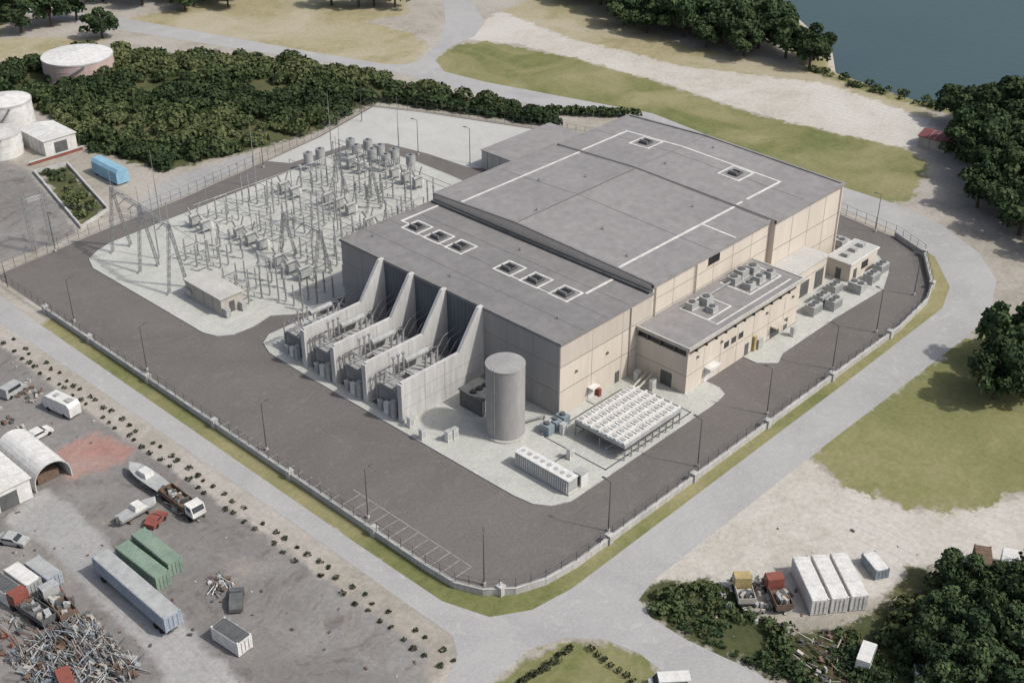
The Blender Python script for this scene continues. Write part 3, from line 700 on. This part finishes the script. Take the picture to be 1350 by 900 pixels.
for x,y,s in [(154,3,1.2),(172,16,1.1),(134,-15,1.3),(127,-12,1.0),(120,-25,1.2),(56,-50,1.1),(68,-48,1.25),(61,-54,1.1),(74,-52,1.2),(182,2,1.3),(164,4,1.3),(148,-6,1.3),(166,-6,1.3),(143,-15,1.3),(131,-22,1.2),(158,-13,1.3),(174,0,1.3),(139,-28,1.3),(150,-23,1.3),(160,-25,1.3),(126,-34,1.2),(170,10,1.1),(177,8,1.2),(115,-33,.9),(140,-6,1.2),(157,-4,1.2),(133,-30,1.2),(148,-14,1.3),(180,10,1.1),(166,-17,1.3),(174,-9,1.3),(144,-35,1.2),(127,-19,1.0),(150,2,1.0),
   (-9,-73,.75),(-3,-75,.8),(1,-80,.85),(-2,-70,.6),(3,-74,.75),(7,-79,.9),(9,-74,.75),(-8,-79,.8),(-13,-76,.55),(6,-69,.65),(12,-79,.9),
   (186,140,1.5),(181,111,1.4),(179,87,1.2),(183,67,1.1),(207,143,1.5),(202,112,1.4),(194,86,1.3),(185,125,1.4),(184,99,1.4),(186,77,1.2),(196,128,1.5),(190,152,1.5),(200,160,1.5),(212,130,1.5),(190,98,1.4),(197,100,1.4),(218,150,1.5),(190,112,1.5),(206,95,1.1),(190,70,1.0),(205,126,1.5),(193,140,1.5),(178,132,1.2),(211,165,1.5),(188,88,1.3),(200,118,1.5),(214,142,1.5),(178,100,1.1),(203,105,1.3),(188,163,1.5),(196,172,1.5),(183,118,1.3),(177,122,1.1),(182,92,1.2),(190,105,1.4),(195,112,1.5),
   (57,240,1.0),(46,274,1.4),(70,285,1.4),(52,262,1.2),(91,246,.9),(103,239,1.0),(97,250,1.2),(108,246,1.1),(133,208,1.0),(141,199,1.0),(38,285,1.4),(60,300,1.4),(145,206,1.1),(50,285,1.3),(112,255,1.2),(85,262,1.3),(42,262,1.2),(78,275,1.3),(137,205,1.1),(95,262,1.3),(128,216,1.1),(102,252,1.2),(61,262,1.2)]:
    tree(x,y,s)
def inpoly(x,y,P):
    c=False;n=len(P)
    for i in range(n):
        ax,ay=P[i];bx,by=P[(i+1)%n]
        if (ay>y)!=(by>y) and x<(bx-ax)*(y-ay)/(by-ay)+ax: c=not c
    return c
def scatter(P,n,rmin,rmax,gate=None):
    xs_=[p[0] for p in P];ys_=[p[1] for p in P];out=[]
    while len(out)<n:
        x,y=U(min(xs_),max(xs_)),U(min(ys_),max(ys_))
        if not inpoly(x,y,P): continue
        if gate and gate(x,y): continue
        r=U(rmin,rmax)*(1 if random.random()<.8 else 1.5)
        tone=.38+.32*math.sin(x*.11+y*.07)+U(-.22,.22)
        out.append((x,y,r*.45,r,.75,tone))
    return out
gate=lambda x,y: math.sin(x*.16+1)*math.sin(y*.13+2)+.35*math.sin(x*.41+y*.3)>.42 and random.random()<.8
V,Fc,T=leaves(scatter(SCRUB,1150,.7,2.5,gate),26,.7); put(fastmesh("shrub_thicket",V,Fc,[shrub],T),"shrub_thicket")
VB2=[(-23.5,-38.5),(-20,-39),(-16,-44),(-17,-55),(-9,-63),(-9,-70),(-16,-75),(-24,-66),(-24.5,-57),(-26,-47),(-26,-41)]
gate2=lambda x,y: y<-50 and math.sin(x*.5)*math.sin(y*.45)>0.1
V,Fc,T=leaves(scatter(VB2,230,.35,1.0,gate2),36,.42); T*=.75; put(fastmesh("shrub_thicket",V,Fc,[shrub],T),"shrub_thicket")
V,Fc,T=leaves(scatter([(-10,-66),(5,-65),(16,-76),(16,-90),(-15,-85)],150,.8,1.9),28,.55); put(fastmesh("shrub_thicket",V,Fc,[shrub],T),"shrub_thicket")
V,Fc,T=leaves(scatter([(-16,126),(-10,129),(-3,155),(-8,156)],26,.5,1.4),30,.5); put(fastmesh("shrub_thicket",V,Fc,[shrub],T),"shrub_thicket")
bl=[(a+U(-.6,.6),b_+U(-.6,.6),.9,U(1.2,1.7),1,U(.1,.45)) for t in np.linspace(0,1,22) for a,b_ in [(104+14*t,97-19*t)]]
V,Fc,T=leaves(bl,34,.6); put(fastmesh("hedge",V,Fc,[shrub],T),"hedge")
bl=[]
for y in np.arange(-27,92,2.5):
    for xx in (-51.0,-52.9):
        if random.random()<.78: bl.append((xx+U(-.35,.35),y+U(-.6,.6),.15,U(.25,.58),.6,U(.05,.6)))
for t in np.linspace(0,1,14): bl.append((-48+9*t+U(-.3,.3),-36.5-.5*t+U(-.3,.3),.3,U(.35,.65),.8,U(.1,.4)))
for t in np.linspace(0,1,12): bl.append((-37+U(-.3,.3)-2*t,-39-14*t,.3,U(.35,.7),.8,U(.1,.5)))
V,Fc,T=leaves(bl,90,.28); put(fastmesh("planted_shrub_row",V,Fc,[dots],T),"planted_shrub_row")
bl=[(x+U(-3,3),y+U(-3,3),.5,U(.8,1.7),.85,U(.2,.8)) for t in np.linspace(0,1,46) for x,y in [(182-2*math.sin(t*3),-12+78*t)]]
V,Fc,T=leaves(bl,28,.55); put(fastmesh("riverbank_bushes",V,Fc,[shrub],T),"riverbank_bushes")

# ------------------------------------------------------------ storage tanks & outbuildings
def otank(name,x,y,r,h,side,top):
    w=MB(); w.cyl(x,y,0,h,r,side,n=56); w.cyl(x,y,h,h+.4,r+.12,cope,n=56); w.cyl(x,y,h+.4,h+1.3,r-.1,top,.3,n=56)
    for z in (h*.33,h*.66): w.cyl(x,y,z,z+.1,r+.05,side,n=56)
    for k in range(16):
        a=k*math.pi/8; w.tube((x+math.cos(a)*.6,y+math.sin(a)*.6,h+1.26),(x+math.cos(a)*(r-.3),y+math.sin(a)*(r-.3),h+.4),.05,top,4)
    for k in range(22):
        a=.3+k*.045; w.obox(x-math.cos(a)*(r+.5),y-math.sin(a)*(r+.5),.3+k*h/22,.9,.5,.08,a,steel)
    w.obj(name)
otank("storage_tank",35,215,9.8,5.2,brick,white); otank("storage_tank",0,188,6.2,8,white,white); otank("storage_tank",-9,176,5.4,5.2,white,cope)
def shed(name,x0,y0,x1,y1,h,rise,wall,roof):
    e=empty(name); w=MB(); w.box(x0,y0,0,x1,y1,h,wall)
    for k in range(1,int((y1-y0)/2)): w.box(x0-.03,y0+k*2,.1,x0-.001,y0+k*2+.08,h-.1,joint)
    w.box(x0+(x1-x0)*.3,y0-.05,0,x0+(x1-x0)*.7,y0-.002,h*.75,eqd); w.obj("walls",parent=e)
    w=MB(); w.prof([(x0-.3,h),(x1+.3,h),(x1+.3,h+.15),((x0+x1)/2,h+rise),(x0-.3,h+.15)],y0-.3,y1+.3,roof)
    for k in range(int((y1-y0)/1.5)):
        y=y0+k*1.5; xm=(x0+x1)/2
        for s_ in (x0-.28,x1+.28): w.tube((s_,y,h+.16),(xm,y,h+rise+.01),.05,eqg,4)
    w.obj("roof",parent=e)
shed("warehouse",-2.5,166,6,177,3.8,.9,white,white)
w=MB(); w.box(-8,163.4,0,6,163.8,.8,red); w.box(-8.2,163.2,.8,6.2,164,.9,conc); w.obj("low_barrier_wall")
w=MB()
BS=[(-17.5,123.5),(-8.5,127.5),(-1.5,157.5),(-9.5,158.8)]
for i in range(4):
    a=Vector((*BS[i],0));c=Vector((*BS[(i+1)%4],0));mid=(a+c)/2; w.obox(mid.x,mid.y,0,(c-a).length+.4,.4,.7+.01*i,math.atan2(c.y-a.y,c.x-a.x),cope)
w.obj("containment_wall")
w=MB(); w.box(0,137.5,.4,3.2,148.5,3.2,bluet); w.prof([(-.1,3.2),(3.3,3.2),(2.6,3.9),(.6,3.9)],137.4,148.6,bluet)
for y in (139,147): w.cyl(.3,y,0,.4,.4,tyre,n=8); w.cyl(2.9,y,0,.4,.4,tyre,n=8)
w.obj("tarp_covered_trailer")
shed("boat_repair_shed",-79,44,-71.6,58,3.6,1.2,white,white)
shed("picnic_shelter",151,8.5,157,15.5,2.6,1.2,tan,maroon)
w=MB(); n=14; x0,x1=-70.8,-64.6;y0,y1=44.5,57
def arc(i,r):
    t=math.pi*i/n; return ((x0+x1)/2-math.cos(t)*r,1.2+math.sin(t)*r*.95)
P=[(x0,0)]+[arc(i,3.1) for i in range(n+1)]+[(x1,0)]; Pi=[(x0+.15,0)]+[arc(i,2.95) for i in range(n+1)]+[(x1-.15,0)]
for a in range(len(P)-1):
    q0,q1=P[a],P[a+1]
    w.add([(q0[0],y0,q0[1]),(q1[0],y0,q1[1]),(q1[0],y1,q1[1]),(q0[0],y1,q0[1]),(Pi[a][0],y0,Pi[a][1]),(Pi[a+1][0],y0,Pi[a+1][1]),(Pi[a+1][0],y1,Pi[a+1][1]),(Pi[a][0],y1,Pi[a][1])],[(0,1,2,3),(7,6,5,4),(0,4,5,1),(3,2,6,7)],white)
w.add([(q[0],y1,q[1]) for q in P],[tuple(range(len(P)))],white)
for k in range(5):
    for a in range(len(P)-1): w.tube((P[a][0],y0+k*3.1,P[a][1]),(P[a+1][0],y0+k*3.1,P[a+1][1]),.06,eqg,4)
w.box(-69.6,46,0,-66,52,1.6,rust); w.obj("fabric_shelter")

# ------------------------------------------------------------ containers, vehicles
def container(L,Wd,Hh,mat,top=None,wheels=False):
    w=MB(); z=.15 if not wheels else 1.1
    w.box(-Wd/2,-L/2,z,Wd/2,L/2,z+Hh,mat); t=top or mat
    w.box(-Wd/2+.06,-L/2+.06,z+Hh,Wd/2-.06,L/2-.06,z+Hh+.04,t)
    n=int(L/.45)
    for k in range(n):
        y=-L/2+.25+k*(L-.4)/n
        for s_ in (-1,1): w.box(s_*Wd/2,y,z+.12,s_*(Wd/2+.05),y+.2,z+Hh-.12,mat)
    for k in range(int(L/.9)): w.box(-Wd/2+.12,-L/2+.3+k*.9,z+Hh+.04,Wd/2-.12,-L/2+.6+k*.9,z+Hh+.07,t)
    for s_ in (-1,1):
        for u_ in (-1,1): w.box(s_*(Wd/2-.1)-.12,u_*(L/2-.1)-.12,z-.05,s_*(Wd/2-.1)+.12,u_*(L/2-.1)+.12,z+Hh+.1,mat)
    for x in (-.5,0,.5): w.tube((x*Wd*.5,-L/2-.05,z+.2),(x*Wd*.5,-L/2-.05,z+Hh-.2),.04,steel,4)
    if wheels:
        for y in (-L/2+1.5,-L/2+2.8,L/2-2):
            for s_ in (-1,1): w.tube((s_*(Wd/2-.4),y,.5),(s_*Wd/2,y,.5),.5,tyre,12)
        w.box(-.5,-L/2,.8,.5,L/2,1.09,eqd)
    return w
container(18,2.6,2.3,blue,eqg,True).obj("semi_trailer",(-73.2,12,0),0)
container(10,2.3,2.4,green).obj("shipping_container",(-69.4,16.6,0),.03)
container(9.5,2.3,2.4,green).obj("shipping_container",(-66.4,17.6,0),.0)
container(5.2,2.4,2.2,white,eqd).obj("shipping_container",(-69,-4,0),.1)
cme=container(9,2.35,2.5,white).mesh("shipping_container")
for x,y in ((-8,-53.6),(-5.8,-55.3),(-3.6,-57.0)): put(cme,"shipping_container",(x,y,0),math.radians(50-90))
container(4.0,2.1,1.5,eqb,white).obj("shipping_container",(2.5,-57.8,0),math.radians(-30))
container(7,2.3,2.3,white).obj("shipping_container",(14,-72,0),math.radians(-70))
container(6,2.3,2.3,rust).obj("shipping_container",(12.5,-69,0),math.radians(-60))
container(5.5,2.3,2.3,eqg,white).obj("shipping_container",(-82.5,26,0),.1); container(5.5,2.3,2.3,white,eqd).obj("shipping_container",(-85.3,26.5,0),.12)
container(5.5,2.3,2.0,blue,eqg).obj("shipping_container",(-79.7,25.5,0),.08)
def car(body,L=4.6,van=False):
    w=MB(); W2=.9
    if van: pr=[(-L/2,.35),(L/2,.35),(L/2,1.0),(L/2-.5,1.25),(L/2-1.1,2.1),(-L/2+.05,2.15),(-L/2,1.2)]
    else: pr=[(-L/2,.35),(L/2,.35),(L/2,.8),(L/2-.2,.92),(L/2-1.1,1.0),(L/2-1.75,1.45),(-L/2+1.2,1.47),(-L/2+.4,1.02),(-L/2,.95)]
    w.prof(pr,-W2,W2,body)
    z0,z1=(1.3,1.95) if van else (1.02,1.38)
    for s_ in (-1,1): w.box(-L/2+(.5 if van else 1),s_*W2,z0,L/2-(1.3 if van else 1.6),s_*(W2+.012),z1,glass)
    if van: w.add([(L/2-.49,-.8,1.3),(L/2-.49,.8,1.3),(L/2-1.02,.8,2.05),(L/2-1.02,-.8,2.05)],[(0,1,2,3)],glass)
    else: w.add([(L/2-1.08,-.78,1.05),(L/2-1.08,.78,1.05),(L/2-1.66,.74,1.45),(L/2-1.66,-.74,1.45)],[(0,1,2,3)],glass)
    for x in (-L/2+.85,L/2-.85):
        for s_ in (-1,1): w.tube((x,s_*(W2-.2),.34),(x,s_*(W2+.03),.34),.34,tyre,12)
    return w
def truck(cabm,bedm,L=8):
    w=MB(); w.box(-L/2,-1.0,.8,L/2,1.0,1.04,eqd)
    w.prof([(L/2-2,1.05),(L/2,1.05),(L/2,1.9),(L/2-.35,2.8),(L/2-2,2.85)],-1.15,1.15,cabm)
    w.add([(L/2+.01,-1,1.92),(L/2+.01,1,1.92),(L/2-.31,1,2.7),(L/2-.31,-1,2.7)],[(0,1,2,3)],glass)
    for s_ in (-1,1): w.box(L/2-1.5,s_*1.15,1.9,L/2-.5,s_*1.165,2.6,glass)
    w.box(-L/2,-1.2,1.05,L/2-2.3,1.2,1.25,bedm); w.box(-L/2,-1.2,1.25,L/2-2.3,-1.1,1.9,bedm); w.box(-L/2,1.1,1.25,L/2-2.3,1.2,1.9,bedm); w.box(-L/2,-1.1,1.25,-L/2+.1,1.1,1.9,bedm)
    for _ in range(14): w.obox(U(-L/2+.7,L/2-3),U(-.7,.7),1.25,U(.4,1.4),U(.3,.8),U(.3,1),U(0,3),random.choice([rust,tan,eqg,eqd]),U(-.2,.2))
    for x in (-L/2+1,-L/2+2.2,L/2-1.1):
        for s_ in (-1,1): w.tube((x,s_*.85,.5),(x,s_*1.2,.5),.5,tyre,12)
    return w
truck(red,eqd).obj("flatbed_truck",(-84.5,20,0),1.7); truck(eqg,rust,7).obj("flatbed_truck",(-81.5,18.5,0),1.5); truck(white,rust,7).obj("flatbed_truck",(-86.5,33,0),1.2)
truck(white,rust,9).obj("flatbed_truck",(-57.3,25,0),-1.57); truck(red,rust,6).obj("flatbed_truck",(-12.3,-51.3,0),.9); truck(yel,tan,5).obj("flatbed_truck",(-15,-47.5,0),.8)
car(white,5.2,True).obj("van",(-35.5,-50.5,.03),2.4); car(white).obj("parked_car",(-12.5,-73,0),.5); car(red,3.6).obj("parked_car",(-62,25,0),.4); car(white,5,True).obj("van",(-14,-66,0),.3)
car(white).obj("parked_car",(-86,40,0),1.4); car(eqd).obj("parked_car",(-64,2,0),.9); car(rust).obj("parked_car",(-84,-6,0),.2)
car(white).obj("parked_car",(13.5,-77,0),.4); car(red,5,True).obj("van",(-88,5,0),1.3)
w=MB(); w.prof([(-3.4,.5),(3.2,.5),(3.6,1.4),(3.2,2.4),(2.4,2.9),(-2.9,2.95),(-3.5,2.4)],-1.2,1.2,white); w.box(-2.5,-1.215,1.4,-1,-1.201,2.2,glass);w.box(.5,-1.215,1.4,2,-1.201,2.2,glass);w.box(-2.9,-.5,2.95,-1.6,.5,3.2,eqg);w.box(.4,-.4,2.9,1.3,.4,3.1,eqg)
for x in (-1.8,2.2):
    for s_ in (-1,1): w.tube((x,s_*.95,.4),(x,s_*1.22,.4),.4,tyre,12)
w.obj("camper_van",(-56.5,62,0),1.75)
def boat(L=7,Wd=2.5):
    w=MB(); st=[(-.5,.9,.9),(-.25,1,.95),(.1,1,1),(.35,.75,1.1),(.5,.05,1.3)]
    V=[]
    for t,ws,hs in st:
        x=t*L;hw=Wd/2*ws;z=.5
        V+=[(x,-hw,z+hs),(x,-hw*.65,z+.25),(x,0,z),(x,hw*.65,z+.25),(x,hw,z+hs)]
    F_=[]
    for i in range(len(st)-1):
        for j in range(4): a=i*5+j; F_.append((a,a+5,a+6,a+1))
    F_.append((4,3,2,1,0)); w.add(V,F_,white)
    w.add([V[i*5] for i in range(5)]+[V[i*5+4] for i in range(4,-1,-1)],[tuple(range(10))],eqg)
    w.prof([(-.12*L,1.5),(.2*L,1.55),(.12*L,2.3),(-.1*L,2.4)],-.75,.75,white); w.add([(.204*L,-.6,1.62),(.204*L,.6,1.62),(.127*L,.55,2.3),(.127*L,-.55,2.3)],[(0,1,2,3)],glass)
    for x in (-.3*L,.2*L): w.box(x-.1,-.9,0,x+.1,.9,.62,rust)
    w.box(-.58*L,-.2,.8,-.5*L,.2,1.8,eqd)
    return w
boat(6.5,2.3).obj("motorboat",(-63,28.3,0),.05); boat(9,2.8).obj("motorboat",(-57.5,34.5,0),1.6); boat(6,2.2).obj("motorboat",(-88,45,0),1.2)
palette=[rust,rust,eqg,eqd,eqd,white,tan,steel,eqb,conc,red]
def junk(name,x0,y0,x1,y1,n,long=False,zmax=1.6,pal=palette,sc=1):
    w=MB()
    for _ in range(n):
        x,y=U(x0,x1),U(y0,y1); m_=random.choice(pal); cz=zmax*max(0,1-((x-(x0+x1)/2)/((x1-x0)/2))**2)*U(0,1)
        if long and random.random()<.7:
            a=random.choice([1.5,1.65,1.3,.4,2.0])+U(-.2,.2);l=U(1,3.2)*sc; q=Vector((math.cos(a)*l/2,math.sin(a)*l/2,U(-.3,.3)))
            w.tube(Vector((x,y,cz+.3))-q,Vector((x,y,cz+.3))+q,U(.04,.1),m_,5)
        else: w.obox(x,y,cz*.6,U(.2,1.1)*sc,U(.2,.8)*sc,U(.1,.7),U(0,3.1),m_,U(-.3,.3))
    w.obj(name)
junk("scrap_pile",-91,0,-79.5,15,800,True,1.4,[steel,eqg,eqd,eqd,rust,eqb,tan])
junk("scrap_pile",-59,21,-56,38,60,True,1.0,[rust,eqd,tan,eqg]); junk("scrap_pile",-65,5,-62,8,30,True,.6,[white,rust,eqg,eqd])
junk("scrap_pile",-18,-52,-10,-44,60,False,.5,[rust,tan,conc,eqd,eqg]); junk("scrap_pile",-22,-66,-12,-58,80,True,.5,[rust,rust,tan,eqd])
junk("scrap_pile",-60,68,-56,76,35,False,.4,[eqd,rust,tan]); junk("scrap_pile",-91,15,-79,23,80,True,.8,[red,rust,eqd,eqg]); junk("scrap_pile",-71,60,-63,70,20,False,.3,[rust,tan,eqd,conc])
w=MB()
dp=[rust,rust,eqd,eqd,tan,eqg,conc]
for _ in range(170):
    x,y=U(-95,-54),U(-40,85); s_=U(.1,.35); w.obox(x,y,0,s_*U(1,2.5),s_,s_*U(.4,1),U(0,3.1),random.choice(dp),U(-.3,.3))
for _ in range(50):
    x,y=U(-26,10),U(-66,-42); s_=U(.1,.35); w.obox(x,y,0,s_*U(1,2.5),s_,s_*U(.4,1),U(0,3.1),random.choice([rust,tan,conc,eqd]),U(-.3,.3))
w.obj("scattered_debris")
junk("salvaged_machinery",-76,64,-67,73,55,False,.9,[eqd,rust,eqg,tan,white])
for x,y,mm_,v in [(-66,78,white,0),(-72,84,rust,0),(-62,84,eqd,0),(-83,52,white,1),(-59.5,73,eqg,1),(-63,58,white,0),(-79,36,eqg,0)]: car(mm_,4.5,bool(v)).obj("parked_car" if not v else "van",(x,y,0),U(0,6))

# ------------------------------------------------------------ light
S=Vector((.27,-.60,.75)).normalized()
l=bpy.data.lights.new("sun","SUN"); l.energy=3.15; l.angle=math.radians(2.0); l.color=(1,.965,.915)
lo=bpy.data.objects.new("sun",l); COL.objects.link(lo); lo.rotation_euler=S.to_track_quat('Z','Y').to_euler()
W=bpy.data.worlds.new("World"); scene.world=W; W.use_nodes=True; nt=W.node_tree
sk=nt.nodes.new("ShaderNodeTexSky"); sk.sky_type='NISHITA'; sk.sun_disc=False
sk.sun_elevation=math.asin(S.z); sk.sun_rotation=math.atan2(S.x,S.y); sk.dust_density=3.0; sk.air_density=.8
hs=nt.nodes.new("ShaderNodeHueSaturation"); hs.inputs["Saturation"].default_value=.7
nt.links.new(sk.outputs[0],hs.inputs["Color"]); nt.links.new(hs.outputs[0],nt.nodes["Background"].inputs[0]); nt.nodes["Background"].inputs[1].default_value=.15
scene.view_settings.view_transform='Standard'; scene.view_settings.look='None'; scene.view_settings.exposure=0
# ------------------------------------------------------------ camera
c=bpy.data.cameras.new("camera"); co=bpy.data.objects.new("camera",c); COL.objects.link(co); scene.camera=co
c.sensor_width=36; c.lens=44.45; c.clip_end=20000; c.clip_start=1
co.location=(-132.3,-115.5,120); co.rotation_euler=(math.radians(90-30.91),0,math.radians(43.7-90))
